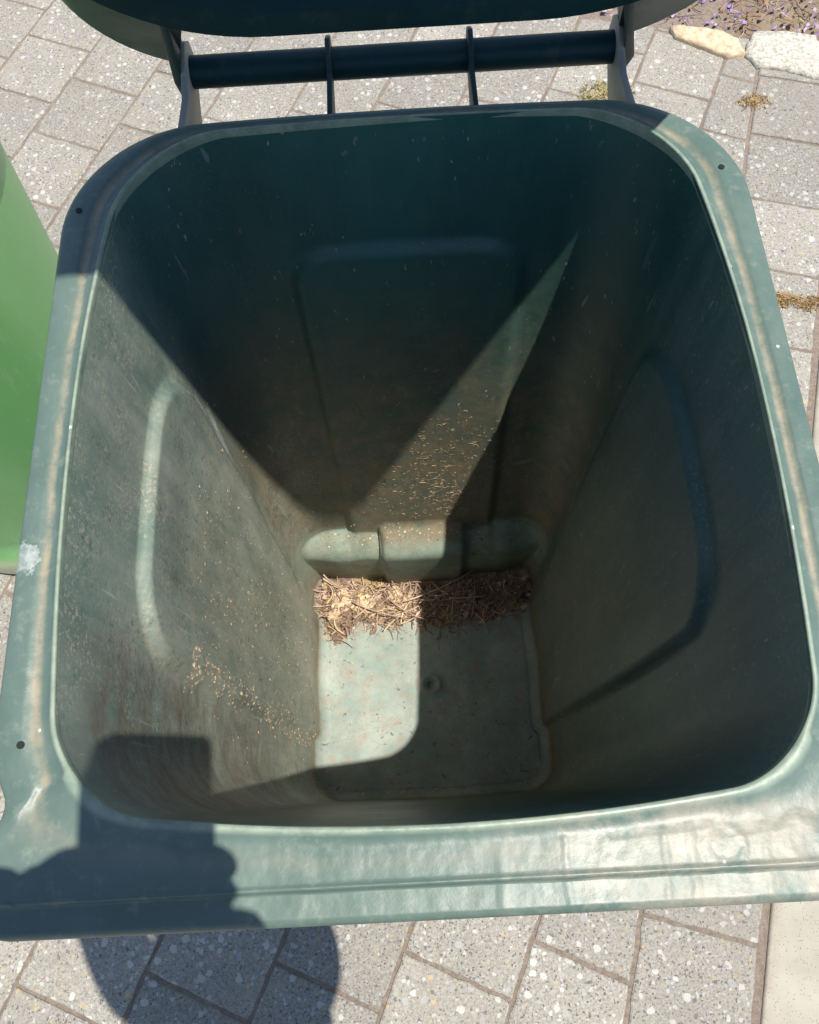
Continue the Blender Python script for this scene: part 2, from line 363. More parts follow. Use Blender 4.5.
def add_paver(poly):
    # drop tiny slivers
    n = len(poly)
    if n < 3: return
    pts = [poly[i] for i in range(n) if (poly[i] - poly[i-1]).length > .004]; n = len(pts)
    if n < 3: return
    area = sum(pts[i].x * pts[(i+1) % n].y - pts[(i+1) % n].x * pts[i].y for i in range(n)) / 2
    if area < 0: pts = pts[::-1]
    if abs(area) < .0012: return
    dz = random.uniform(-.0012, .0012); tx, ty = random.uniform(-.004, .004), random.uniform(-.004, .004)
    c = sum(pts, Vector((0, 0))) / n; base = len(pv); t = random.random()
    # subdivide the edges and roughen them a little so the arrises are worn
    den = []
    for i in range(n):
        a, b = pts[i], pts[(i+1) % n]; k = max(1, int((b - a).length / .018))
        for j in range(k): den.append(a.lerp(b, j / k))
    pts = den; n = len(pts)
    rings = []
    for ins, z in ((.0028, -.02), (.0028, -.0046), (.0038, -.0016), (.0068, 0.)):
        rr = []
        for q in pts:
            dirc = (c - q); L = dirc.length
            jit = .0011 * noise.noise(Vector((q.x * 60 + base, q.y * 60, 0)))
            rr.append(q)
        q2 = inset_dense(rr, ins, base)
        rings.append([(q.x, q.y, z + dz + tx * (q.x - c.x) + ty * (q.y - c.y)) for q in q2])
    for r_ in rings: pv.extend(r_)
    for k in range(3):
        for i in range(n):
            j = (i + 1) % n
            pf.append((base + k*n + i, base + k*n + j, base + (k+1)*n + j, base + (k+1)*n + i))
    pf.append(tuple(base + 3*n + i for i in range(n)))
    tones.extend([t] * (4 * n))
def inset_dense(poly, d, seed):
    n = len(poly); out = []
    for i in range(n):
        a, b, e = poly[i-1], poly[i], poly[(i+1) % n]
        d1 = (b - a).normalized(); d2 = (e - b).normalized()
        n1 = Vector((-d1.y, d1.x)); n2 = Vector((-d2.y, d2.x)); k = n1 + n2; L = k.length_squared
        dd = d + .0030 * noise.noise(Vector((b.x * 38, b.y * 38, seed * .37))) + .0016 * noise.noise(Vector((b.x * 110, b.y * 110, seed * .37)))
        out.append(b + k * (dd * 2 / max(L, .5)))
    return out
PS, PT = .198, .1965
bl0 = K0 + KN * .205
for k in range(-26, 18):
    s0 = -.067 + PS * k
    for j in range(-26, 18):
        t0 = .549 + PT * j + (.098 if k % 2 else 0)
        c0 = E1 * s0 + E2 * t0
        if c0.length > 4.3: continue
        poly = [c0, c0 + E1 * PS, c0 + E1 * PS + E2 * -PT, c0 + E2 * -PT]
        poly = clip(poly, bl0, KN)
        if len(poly) > 2 and c0.x > .45: poly = clip(poly, EDGE_P, -EDGE_N)
        add_paver(poly)
for j in range(-24, 20):                       # border course beside the kerb strip
    a = K0 + KD * (.2 * j + .135) + KN * .003
    poly = [a, a + KD * .2, a + KD * .2 + KN * .2, a + KN * .2]
    add_paver(clip(poly, EDGE_P, -EDGE_N))
me = bpy.data.meshes.new('pavement'); me.from_pydata(pv, [], pf); me.update(); me.materials.append(M_pav)
at = me.attributes.new('tone', 'FLOAT', 'POINT'); at.data.foreach_set('value', tones)
pav = bpy.data.objects.new('pavement', me); COL.objects.link(pav); pav['kind'] = 'structure'

# concrete strip right of the pavers
mk = NT('smooth cream concrete'); o_ = mk.map()
ck = mk.mix(mk.ramp(mk.noise(o_, 12, 6, .6), [(.3, 0.), (.7, 1.)]), (.36, .335, .27), (.46, .43, .355))
vk = mk.vor(o_, 330); onk = mk.math('MULTIPLY', mk.math('GREATER_THAN', mk.sep(vk.outputs['Color'])[0], .75), mk.rng(vk.outputs['Distance'], .33, .24))
ck = mk.mix(mk.math('MULTIPLY', onk, .8), ck, (.16, .13, .10))
dk = mk.math('ADD', mk.math('MULTIPLY', mk.sep(o_)[0], KN.x), mk.math('MULTIPLY', mk.sep(o_)[1], KN.y)); k0n = K0.dot(KN)
ck = mk.mix(mk.math('MULTIPLY', mk.rng(dk, k0n - .035, k0n), mk.ramp(mk.noise(o_, 40, 5), [(.35, .2), (.65, .9)])), ck, (.30, .24, .18))
M_conc = mk.set(Base_Color=ck, Roughness=.85, Normal=mk.bump(mk.noise(o_, 300, 4), .25, .002))
bm = bmesh.new()
kp = [K0 + KD * -far - KN * .009, K0 + KD * 1.99 - KN * .009, K0 + KD * 1.99 - KN * .9, K0 + KD * -far - KN * .9]
bm_prism(bm, [(p.x, p.y) for p in kp][::-1], 'z', -.05, .003)
o = from_bm('kerb', bm, M_conc, bevel=.006, seg=3); o['kind'] = 'structure'

# ------------------------------------------------------------------ bin outline
def outline(w_, yb, yf, rb, rf, ks=0., kf=0., kb=0., ns=64, nc=34, nb=64, nf=64, dip=0.):
    """closed outline, counter-clockwise seen from above, starting front-right"""
    P = []
    def arc(cx_, cy_, r, a0, a1, n):
        for i in range(n): 
            a = lerp(a0, a1, i / n); P.append((cx_ + r * math.cos(a), cy_ + r * math.sin(a)))
    def line(a, b, n):
        for i in range(n): P.append((lerp(a[0], b[0], i / n), lerp(a[1], b[1], i / n)))
    h = math.pi / 2
    line((w_, yf + rf), (w_, yb - rb), ns); arc(w_ - rb, yb - rb, rb, 0, h, nc)
    line((w_ - rb, yb), (-w_ + rb, yb), nb); arc(-w_ + rb, yb - rb, rb, h, 2*h, nc)
    line((-w_, yb - rb), (-w_, yf + rf), ns); arc(-w_ + rf, yf + rf, rf, 2*h, 3*h, nc)
    line((-w_ + rf, yf), (w_ - rf, yf), nf); arc(w_ - rf, yf + rf, rf, 3*h, 4*h, nc)
    out = []
    for x, y in P:
        x2 = x * (1 - ks * y * y * (1 if y > 0 else .58))
        if dip: x2 *= 1 - dip * math.exp(-((y + .250) / .016) ** 2)
        y2 = y + (kf * x * x * sstep(0, yf, y) if y < 0 else -kb * x * x * sstep(0, yb, y))
        out.append((x2, y2))
    return out

ZR, ZF = 1.060, .050
def wall_ring(z):
    f = (z - ZF) / (ZR - ZF)
    return outline(lerp(.2085, .250, f), .280 - .0805 * (ZR - z), lerp(-.222, -.283, f), lerp(.045, .080, f), lerp(.050, .060, f),
                   ks=lerp(.2, 1.33, f), kf=lerp(.1, .33, f), kb=lerp(0, .12, f))
def rr_sdf(u, v, u0, u1, vtop, r):
    cu, hu = (u0 + u1) / 2, (u1 - u0) / 2
    du = abs(u - cu) - (hu - r); dv = v - (vtop - r)
    d = math.hypot(max(du, 0), max(dv, 0)) + min(max(du, dv), 0) - r
    wv = 1.0 if dv > 0 and dv >= du else 0.0
    L = math.hypot(max(du, 0), max(dv, 0)); gv = (max(dv, 0) / L) if L > 1e-6 else (1. if dv > du else 0.)
    return d, gv
def displaced_ring(z):
    P = wall_ring(z); n = len(P); out = []
    for i, (x, y) in enumerate(P):
        a = P[i-1]; b = P[(i+1) % n]; tx, ty = b[0] - a[0], b[1] - a[1]; L = math.hypot(tx, ty)
        nx, ny = -ty / L, tx / L            # inward
        d = 0.
        if abs(nx) > .6:
            back = lerp(.118, .150, sstep(.1, .7, z)) ; front = lerp(-.112, -.135, sstep(0, .8, z))
            sd, gv = rr_sdf(y, z, front, back, .922, .075)
            wd = lerp(.010 if y < 0 else .007, .006, gv)
            d = .0095 * sstep(.004, -wd, sd) * sstep(.6, .85, abs(nx))
            # inner panel swells very slightly
            d -= .004 * sstep(-.03, -.12, sd) * sstep(.6, .85, abs(nx))
        elif ny < -.6:
            sd, gv = rr_sdf(x, z, -.121, .124, .918, .05)
            d = .011 * sstep(.003, -lerp(.009, .011, gv), sd) * sstep(.6, .9, -ny)
        d += .0012 * noise.noise(Vector((x * 9, y * 9, z * 5)))
        X, Y = x + nx * d, y + ny * d
        # wheel arch step
        hc = .245 + .026 * sstep(.075, .067, abs(X - .003)) - .018 * sstep(.14, .2, abs(X)) - .008 * sstep(.10, .072, abs(X - .003)) * sstep(.066, .075, abs(X - .003))
        hc += .006 * noise.noise(Vector((X * 18, 3.1, 0)))
        lim = .170 + .010 * sstep(.22, .05, z) - .013 * sstep(.076, .066, abs(X - .003)) + .01 * sstep(.14, .2, abs(X))
        if Y > .1:
            t = (1 - math.cos(math.pi / 2 * max(0., min(1., (z - hc + .035) / .047)))) 
            if Y > lim: Y = lerp(lim, Y, t)
        out.append((X, Y))
    return out
zs = []
z = ZR
while z > ZF + .022:
    zs.append(z); z -= (.0028 if .195 < z < .285 else (.004 if .85 < z < .95 else .0085))
M_ = []; rings = []
for z in zs: rings.append([(x, y, z) for x, y in displaced_ring(z)])
# fillet at the floor
base = displaced_ring(ZF + .022); n = len(base)
for k in range(7):
    a = k / 6 * math.pi / 2; ins = .022 * (1 - math.cos(a)); zz = ZF + .022 - .022 * math.sin(a)
    rr = []
    for i, (x, y) in enumerate(base):
        p, q = base[i-1], base[(i+1) % n]; tx, ty = q[0]-p[0], q[1]-p[1]; L = math.hypot(tx, ty) or 1
        rr.append((x - ty / L * ins, y + tx / L * ins, zz))
    rings.append(rr)
last = rings[-1]; FC = (.0045, -.024)
def floor_z(x, y):
    r = math.hypot(x - FC[0], y - FC[1])
    q = .0042 * math.exp(-((r - .0155) / .0042) ** 2) - .010 * sstep(.0075, .004, r)
    e = .0012 * sstep(.030, .024, r) + .0016 * sstep(.0, .02, x - .10 + y * .5) * sstep(-.08, -.11, y)
    return ZF + .0012 + q + e + .0012 * noise.noise(Vector((x * 14, y * 14, 0))) + .0005 * noise.noise(Vector((x * 50, y * 50, 3)))
for k in range(1, 61):
    t = 1 - (1 - k / 61) ** 1.0; rr = []
    for x, y, z in last:
        X, Y = lerp(x, FC[0], t), lerp(y, FC[1], t)
        rr.append((X, Y, lerp(z, ZF - .012, sstep(.02, .10, t))))
    rings.append(rr)
V = [p for r_ in rings for p in r_]; F = []
def stitch(k0, k1, flip=False):
    for i in range(n):
        j = (i + 1) % n; f = (k0*n + i, k0*n + j, k1*n + j, k1*n + i); F.append(f[::-1] if flip else f)
for k in range(len(rings) - 1): stitch(k, k + 1, True)
V.append((FC[0], FC[1], ZF - .012)); F += [((len(rings)-1)*n + i, len(V)-1, (len(rings)-1)*n + (i+1) % n) for i in range(n)]

bin_ = thing('wheelie_bin', 'empty dark green wheelie bin seen from above with its lid raised, dirty inside', 'wheelie bin')
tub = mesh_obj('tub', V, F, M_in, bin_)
from mathutils.geometry import intersect_point_line
_poly = [(x * 1.012, y * 1.012) for x, y, z in last]
def inside(px_, py_):
    c_ = False
    for i in range(len(_poly)):
        x1_, y1_ = _poly[i-1]; x2_, y2_ = _poly[i]
        if (y1_ > py_) != (y2_ > py_) and px_ < (x2_ - x1_) * (py_ - y1_) / (y2_ - y1_) + x1_: c_ = not c_
    return c_
_id = {}; PV = []; PFc = []; GS = .0025
def _v(i, j):
    if (i, j) not in _id: x, y = i * GS, j * GS; _id[(i, j)] = len(PV); PV.append((x, y, floor_z(x, y)))
    return _id[(i, j)]
for j in range(-96, 84):
    for i in range(-88, 88):
        if inside((i + .5) * GS, (j + .5) * GS): PFc.append((_v(i, j), _v(i+1, j), _v(i+1, j+1), _v(i, j+1)))
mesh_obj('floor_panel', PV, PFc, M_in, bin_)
# outer shell of the body
def ring_off(z, off):
    P = wall_ring(z); nn = len(P); o2 = []
    for i, (x, y) in enumerate(P):
        a = P[i-1]; b = P[(i+1) % nn]; tx, ty = b[0]-a[0], b[1]-a[1]; L = math.hypot(tx, ty); o2.append((x + ty/L*off, y - tx/L*off, z))
    return o2
rs = [ring_off(z_, .007) for z_ in (1.050, .9, .7, .5, .3, .15, .05)]
rs.append([(x, y, .022) for x, y, _ in rs[-1]]); rs.append([(x * .96, y * .96, .016) for x, y, _ in rs[-1]])
Vo = [p for r_ in rs for p in r_]; Fo = []
for k in range(len(rs) - 1):
    for i in range(n): j = (i+1) % n; Fo.append((k*n+j, k*n+i, (k+1)*n+i, (k+1)*n+j)[::-1])
Fo.append(tuple((len(rs)-1)*n + i for i in range(n)))
mesh_obj('outer_shell', Vo, Fo, M_body, bin_)

# ------------------------------------------------------------------ rim
inner = outline(.250, .280, -.283, .084, .060, ks=1.33, kf=.33, kb=.12)
outer = outline(.2805, .2925, -.336, .108, .034, kb=.10)
def fix_outer(p):
    x, y = p; s_ = -1 if x < 0 else 1; ax = abs(x)
    if y < -.14 and ax > .2:
        ax += -.0125 * math.exp(-((y + .262) / .020) ** 2) + .012 * sstep(-.268, -.292, y)
    return (s_ * ax, y)
outer = [fix_outer(p) for p in outer]
prof = [(-.004, -.014, 0), (-.0015, -.004, 0), (0.0, .0000, .01), (.0, .0014, .03), (.03, .0020, .05), (.07, .0016, .09), (.11, -.0006, .14), (.22, -.0018, .22), (.30, -.0026, .30), (.40, -.0026, .40), (.48, -.0008, .48), (.56, -.0004, .56), (.72, -.0008, .7), (.90, -.0016, .9), (.965, -.003, .96), (.99, -.006, .98), (1.0, -.011, 1.)]
def ray_outer(p, d):
    best = None
    for i in range(len(outer)):
        a = outer[i-1]; b = outer[i]; ex, ey = b[0]-a[0], b[1]-a[1]; det = d[0]*ey - d[1]*ex
        if abs(det) < 1e-12: continue
        wx, wy = a[0]-p[0], a[1]-p[1]; t = (wx*ey - wy*ex) / det; u = (wx*d[1] - wy*d[0]) / det
        if t > 0 and -1e-6 <= u <= 1 + 1e-6 and (best is None or t < best): best = t
    return (p[0] + d[0]*best, p[1] + d[1]*best)
_o = []
for i in range(len(inner)):
    a = inner[i-1]; b = inner[(i+1) % len(inner)]; tx, ty = b[0]-a[0], b[1]-a[1]; L_ = math.hypot(tx, ty)
    _o.append(ray_outer(inner[i], (ty / L_, -tx / L_)))
outer = _o
RV = []; RU = []; RF = []
def front_w(x, y): return sstep(-.262, -.285, y)
for t, dz, v in prof:
    for i in range(n):
        a, b = inner[i], outer[i]
        fw = front_w(lerp(a[0], b[0], max(t, 0)), lerp(a[1], b[1], max(t, 0)))
        tt = t; zz = ZR + dz
        x, y = a[0] + (b[0]-a[0])*tt, a[1] + (b[1]-a[1])*tt
        if t < 0: 
            L = math.hypot(a[0], a[1]); x, y = a[0] + (-.0 if dz > -.01 else 0), a[1]
            nx, ny = (b[0]-a[0]), (b[1]-a[1]); l = math.hypot(nx, ny) or 1; x -= nx/l*(.0006 if dz > -.01 else -.002); y -= ny/l*(.0006 if dz > -.01 else -.002)
        RV.append((x, y, zz)); RU.append((i / n, v))
# insert the lip step along the front: handled by a separate lower ledge below
for k in range(len(prof) - 1):
    for i in range(n): j = (i+1) % n; RF.append((k*n+i, k*n+j, (k+1)*n+j, (k+1)*n+i)[::-1])
# skirt
base = len(RV)
for dz, off in ((-.03, .0), (-.031, -.004), (-.012, -.006)):
    for i in range(n):
        b = outer[i]; a = inner[i]; l = math.hypot(b[0]-a[0], b[1]-a[1]) or 1
        RV.append((b[0] + (b[0]-a[0])/l*off, b[1] + (b[1]-a[1])/l*off, ZR + dz)); RU.append((i / n, 1.))
K = len(prof) - 1
for k in range(K, K + 3):
    for i in range(n): j = (i+1) % n; RF.append((k*n+i, k*n+j, (k+1)*n+j, (k+1)*n+i)[::-1])
# front flange refinement: raise a fine ridge line and drop the outer ledge
for idx, (x, y, z) in enumerate(RV):
    if y < -.27 and z > ZR - .02:
        ridge = -.3165 + .0
        z -= .0045 * sstep(ridge + .001, ridge - .0015, y)
        z += .0016 * math.exp(-((y - ridge - .0025) / .0016) ** 2)
        RV[idx] = (x, y, z)
rim = mesh_obj('rim', RV, RF, M_rim, bin_, uvs=RU)
# more rings across the front flange need resolution: subdivide only there
bm = bmesh.new(); bm.from_mesh(rim.data)
for _ in range(2):
    es = [e for e in bm.edges if all(v.co.y < -.292 and v.co.z > ZR - .016 for v in e.verts) and abs(e.verts[0].co.y - e.verts[1].co.y) > .0028]
    bmesh.ops.subdivide_edges(bm, edges=es, cuts=2, use_grid_fill=True)
for v in bm.verts:
    y = v.co.y
    if y < -.292 and v.co.z > ZR - .0185 and y > -.3345:
        base_z = ZR - .001
        r_ = -.3165
        v.co.z = base_z - .0050 * sstep(r_ + .0008, r_ - .0008, y) + .0014 * math.exp(-((y - r_ - .002) / .0013) ** 2) - .0022 * sstep(-.331, -.335, y)
bm.to_mesh(rim.data); bm.free()
for p in rim.data.polygons: p.use_smooth = True
for hx, hy in ((-.2655, .2005), (-.2605, -.2235), (.2600, .2060), (.2630, -.2235)):
    bm = bmesh.new(); bm_cyl(bm, (hx, hy, ZR - .006), (hx, hy, ZR + .0004), .0022, .0025, 20)
    from_bm('screw_hole', bm, M_hole, bin_)
    

# ------------------------------------------------------------------ handle
bm = bmesh.new(); N_ = 28; prev = None
bm_cyl(bm, (-.184, .364, 1.046), (.196, .364, 1.046), .0138, n=32)
o = from_bm('handle_bar', bm, M_lid, bin_)
def bracket(x, th, mat, name, top=.0):
    bm = bmesh.new()
    pts = [(.278, 1.000), (.282, 1.0585), (.300, 1.055), (.325, 1.052), (.345, 1.058), (.356, 1.070), (.370, 1.072), (.384, 1.062), (.388, 1.046), (.378, 1.030), (.350, 1.012), (.315, .985)]
    bm_prism(bm, pts, 'x', x - th, x + th); return from_bm(name, bm, mat, bin_, bevel=.0012)
bracket(-.187, .0032, M_lit_bracket, 'handle_bracket'); bracket(.199, .0032, M_lit_bracket, 'handle_bracket')
def fin(x):
    bm = bmesh.new(); pts = [(.280, 1.02), (.282, 1.0575), (.345, 1.055), (.352, 1.067), (.368, 1.0695), (.381, 1.062), (.383, 1.048), (.372, 1.036), (.345, 1.034), (.31, 1.02)]
    bm_prism(bm, pts, 'x', x - .0023, x + .0023); return from_bm('handle_rib', bm, M_lid, bin_, bevel=.001)
fin(-.059); fin(.067)

# ------------------------------------------------------------------ lid (leaning forward over its hinge)
LO = Vector((0, .31, 1.06)); LT = Vector((.058, -.310, .949)).normalized(); LN = Vector((0, -LT.z, LT.y))    # LN: towards the camera side (underside)
def LP(x, t, nn_):      # unseen end lengthened and twisted, right corner furthest, to place its shadow
    t = t + .075 * sstep(.06, .24, x) * sstep(.6, .9, t)
    return LO + Vector((x * (1 + (.030 + .02 * sstep(.25, .10, t) if x > 0 else 0.)), 0, 0)) + LT * t + LN * nn_
def lid_outline(wx, t0, t1, r0, r1, notch=None):
    P = []
    def arc(cx_, cy_, r, a0, a1, k):
        for i in range(k): a = lerp(a0, a1, i / k); P.append((cx_ + r*math.cos(a), cy_ + r*math.sin(a)))
    def line(a, b, k):
        for i in range(k): P.append((lerp(a[0], b[0], i/k), lerp(a[1], b[1], i/k)))
    h = math.pi / 2
    line((-wx + r0, t0), (wx - r0, t0), 60); arc(wx - r0, t0 + r0, r0, -h, 0, 16)
    line((wx, t0 + r0), (wx, t1 - r1), 30); arc(wx - r1, t1 - r1, r1, 0, h, 16)
    line((wx - r1, t1), (-wx + r1, t1), 30); arc(-wx + r1, t1 - r1, r1, h, 2*h, 16)
    line((-wx, t1 - r1), (-wx, t0 + r0), 30); arc(-wx + r0, t0 + r0, r0, 2*h, 3*h, 16)
    if notch is not None:
        P = [(x, max(t, lerp(notch, t, sstep(.180, .190, abs(x)))) if t < notch else t) for x, t in P]
    return P
inner_o = lid_outline(.266, .081, .900, .165, .028)
outer_o = lid_outline(.268, -.035, .902, .130, .030, notch=.105)
def shrink(P, s, ct=.40): return [(x * s, ct + (t - ct) * s) for x, t in P]
lr = []
for s_, nn_ in ((.05, -.022), (.5, -.022), (.88, -.022), (.925, -.020), (.935, -.005), (.96, -.002)): lr.append([LP(x, t, nn_) for x, t in shrink(inner_o, s_)])
lr.append([LP(x, t, 0.) for x, t in shrink(inner_o, .99)]); lr.append([LP(x, t, -.003) for x, t in inner_o])
lr.append([LP(x, t, -.014) for x, t in inner_o])
mid_o = [(lerp(a[0], b[0], .35), lerp(a[1], b[1], .35)) for a, b in zip(inner_o, outer_o)]
lr.append([LP(x, t, -.030) for x, t in mid_o]); lr.append([LP(x, t, -.052) for x, t in outer_o]); lr.append([LP(x, t, -.066) for x, t in outer_o])
lr.append([LP(x, t, -.088) for x, t in shrink(outer_o, .985)]); lr.append([LP(x, t, -.100) for x, t in shrink(outer_o, .8)]); lr.append([LP(x, t, -.106) for x, t in shrink(outer_o, .4)]); lr.append([LP(x, t, -.106) for x, t in shrink(outer_o, .03)])
nl = len(inner_o); LV = [p for r_ in lr for p in r_]; LF = []
for k in range(len(lr) - 1):
    for i in range(nl): j = (i+1) % nl; LF.append((k*nl+i, k*nl+j, (k+1)*nl+j, (k+1)*nl+i))
LF.append(tuple(range(nl))[::-1]); LF.append(tuple((len(lr)-1)*nl + i for i in range(nl)))
lid = mesh_obj('lid', LV, LF, M_lid, bin_)
lid.data.set_sharp_from_angle(angle=R(50))
def arm(x0, x1):
    bm = bmesh.new(); w2 = .004
    a = [LP(0, .11, -.02), LP(0, .11, -.055), Vector((0, .388, 1.062)), Vector((0, .380, 1.036)), Vector((0, .362, 1.020)), Vector((0, .352, 1.045)), LP(0, .06, -.028)]
    def sx(p): return lerp(x1, x0, sstep(1.04, 1.15, p.z))
    A = [bm.verts.new((sx(p) - w2, p.y, p.z)) for p in a]; B = [bm.verts.new((sx(p) + w2, p.y, p.z)) for p in a]
    bm.faces.new(A); bm.faces.new(B[::-1]); k = len(a)
    for i in range(k): bm.faces.new((A[i], A[(i+1) % k], B[(i+1) % k], B[i]))
    bmesh.ops.recalc_face_normals(bm, faces=bm.faces)
    return from_bm('hinge_arm', bm, M_lid, lid, bevel=.002)
arm(-.180, -.196); arm(.186, .208)

# wheels and axle under the back
bm = bmesh.new(); bm_cyl(bm, (-.25, .245, .1), (.25, .245, .1), .009); from_bm('axle', bm, M_rubber, bin_)
for sx_ in (-1, 1):
    bm = bmesh.new(); bm_cyl(bm, (sx_*.235, .245, .1), (sx_*.275, .245, .1), .1, n=40); wh = from_bm('wheel', bm, M_rubber, bin_, bevel=.008)
    bm = bmesh.new(); bm_cyl(bm, (sx_*.27, .245, .1), (sx_*.279, .245, .1), .06, .05, n=30); from_bm('hub', bm, M_body, wh, bevel=.002)

# ------------------------------------------------------------------ debris inside
def straw_mats():
    return [simple('pale dry straw', (.60, .46, .31), .8, .3, 60), simple('brown twig bark', (.27, .18, .125), .85, .35, 80),
            simple('grey brown twig', (.47, .33, .26), .85, .3, 80), simple('ochre husk', (.50, .36, .21), .85, .3, 60), simple('dark rotten leaf', (.07, .05, .035), .8, .4, 60)]
SM = straw_mats()
class Bits:
    def __init__(s): s.v = []; s.f = []; s.m = []
    def twig(s, p, d, L, r, mi, bend=.2, up=Vector((0, 0, 1)), seg=4):
        d = d.normalized(); side = d.cross(up)
        if side.length < 1e-4: side = Vector((1, 0, 0))
        side.normalize(); u2 = side.cross(d)
        k = random.uniform(-bend, bend); k2 = random.uniform(-bend, bend) * .3; b = len(s.v)
        for i in range(seg + 1):
            t = i / seg; c = p + d * (L * (t - .5)) + side * (k * L * (t - .5) ** 2 * 2) + u2 * (k2 * L * (t - .5) ** 2)
            rr = r * (1 - .55 * t)
            for a in (0, 2.1, 4.2): s.v.append(c + side * (rr * math.cos(a)) + u2 * (rr * math.sin(a)))
        for i in range(seg):
            for a in range(3):
                e = (a + 1) % 3; s.f.append((b+i*3+a, b+i*3+e, b+(i+1)*3+e, b+(i+1)*3+a)); s.m.append(mi)
        s.f.append((b, b+2, b+1)); s.m.append(mi); s.f.append((b+seg*3, b+seg*3+1, b+seg*3+2)); s.m.append(mi)
    def chip(s, p, nrm, sz, mi):
        a = nrm.orthogonal().normalized(); c = nrm.cross(a); b = len(s.v); k = random.randint(4, 6); ph = random.random() * 6
        for i in range(k):
            r_ = sz * random.uniform(.5, 1.); t = ph + 6.283 * i / k
            s.v.append(p + a * (r_ * math.cos(t)) + c * (r_ * .6 * math.sin(t)) + nrm * random.uniform(0, sz * .4))
        s.v.append(p - nrm * sz * .2)
        s.f.append(tuple(b + i for i in range(k))); s.m.append(mi)
        for i in range(k): s.f.append((b + i, b + k, b + (i+1) % k)); s.m.append(mi)
    def build(s, name, label, cat, mats=None):
        o = mesh_obj(name, s.v, s.f, None, smooth=False, mats=mats or SM, fmat=s.m)
        return tag(o, label, cat, kind='stuff')
rnd = random.Random(3)
def rdir(flat=.25): 
    a = random.uniform(0, 6.283); return Vector((math.cos(a), math.sin(a), random.uniform(-flat, flat)))
# mound of rotted soil against the step
def front_edge(x):
    return .084 + .020 * noise.noise(Vector((x * 16, 1.7, 0))) + .012 * noise.noise(Vector((x * 60, 4.7, 0))) + .030 * sstep(.12, .205, x) - .022 * math.exp(-((x + .165) / .02) ** 2) - .018 * math.exp(-((x - .02) / .03) ** 2) + .012 * sstep(-.185, -.207, x)
def mound_h(x, y):
    fe = front_edge(x); t = sstep(fe - .004, fe + .05, y)
    thin = lerp(1., .45, sstep(.08, .20, x)) * lerp(.55, 1., sstep(-.205, -.17, x))
    lump = .9 + 1.0 * noise.noise(Vector((x * 17, y * 17, 2)))
    return t * thin * (.026 * lump + .007 * noise.noise(Vector((x * 90, y * 90, 2)))) + .002 * t
MVv = []; MF = []; nx_, ny_ = 150, 46
for j in range(ny_ + 1):
    for i in range(nx_ + 1):
        x = lerp(-.207, .207, i / nx_); y = lerp(.045, .182, j / ny_); MVv.append((x, y, ZF - .003 + mound_h(x, y)))
for j in range(ny_):
    for i in range(nx_): a = j*(nx_+1)+i; MF.append((a, a+1, a+nx_+2, a+nx_+1))
mm = NT('rotted leaf mould'); om = mm.map(); na = mm.noise(om, 130, 8, .8)
cm = mm.mix(mm.ramp(na, [(.32, 0.), (.66, 1.)]), (.13, .085, .065), (.50, .345, .26))
cm = mm.mix(mm.ramp(mm.noise(mm.map(loc=(.3, .2, 0)), 24, 4), [(.52, 0.), (.60, .9)]), cm, (.55, .42, .20))
M_mould = mm.set(Base_Color=cm, Roughness=.95, Normal=mm.bump(na, 1., .008))
o = mesh_obj('leaf_litter', MVv, MF, M_mould); tag(o, 'heap of brown rotted leaves and soil against the step inside the dark green bin', 'leaf litter', kind='stuff')
B = Bits()
for _ in range(1000):
    x = -.205 + .41 * random.random() ** 1.15; fe = front_edge(x); y = random.uniform(fe - .002, .172); h = ZF + mound_h(x, y)
    mi = random.choices((0, 1, 2, 3, 4), (3, 5, 4, 2.5, 2))[0]
    B.twig(Vector((x, y, h + random.uniform(-.001, .008))), rdir(.45), random.uniform(.005, .02) if random.random() < .75 else random.uniform(.02, .055), random.uniform(.0004, .0013), mi, .7)
for _ in range(650):
    x = random.uniform(-.2, .2); fe = front_edge(x); y = random.uniform(fe - .006, .172); h = ZF + mound_h(x, y)
    B.chip(Vector((x, y, h + random.uniform(0, .004))), Vector((random.uniform(-.6, .6), random.uniform(-.6, .6), 1)).normalized(), random.uniform(.0012, .005) if random.random() < .93 else random.uniform(.007, .014), random.choices((0, 1, 2, 3, 4), (3, 3, 5, 2, 2))[0])
for _ in range(75):
    x = random.uniform(-.19, .16); y = random.uniform(front_edge(x) + .008, .160); a = random.gauss(.1, .9)
    B.twig(Vector((x, y, ZF + mound_h(x, y) + random.uniform(.004, .014))), Vector((math.cos(a), math.sin(a), random.uniform(-.15, .15))), random.uniform(.035, .085), random.uniform(.0008, .0019), random.choice((1, 1, 2, 0)), .9, seg=9)
for _ in range(150):
    x = random.uniform(-.2, .18); y = random.uniform(-.02, front_edge(x)) if random.random() < .4 else front_edge(x) - abs(random.gauss(0, .012)); B.chip(Vector((x, y, ZF + .002)), Vector((0, 0, 1)), random.uniform(.0008, .0028), random.choice((1, 2, 3)))
for cx_, cy_, cr in ((-.15, .14, .022), (-.11, .125, .018), (-.05, .145, .014), (-.17, .11, .010)):
    for _ in range(330):
        x = random.gauss(cx_, cr * .5); y = min(.17, random.gauss(cy_, cr * .45)); B.chip(Vector((x, y, ZF + mound_h(x, y) + random.uniform(.002, .006))), Vector((random.uniform(-.5, .5), random.uniform(-.5, .5), 1)).normalized(), random.uniform(.001, .003) if random.random() < .85 else random.uniform(.004, .008), random.choice((0, 0, 3)))
B.build('leaf_fragments', 'short dry straws and leaf fragments lying on the brown heap in the bin', 'leaf fragments')
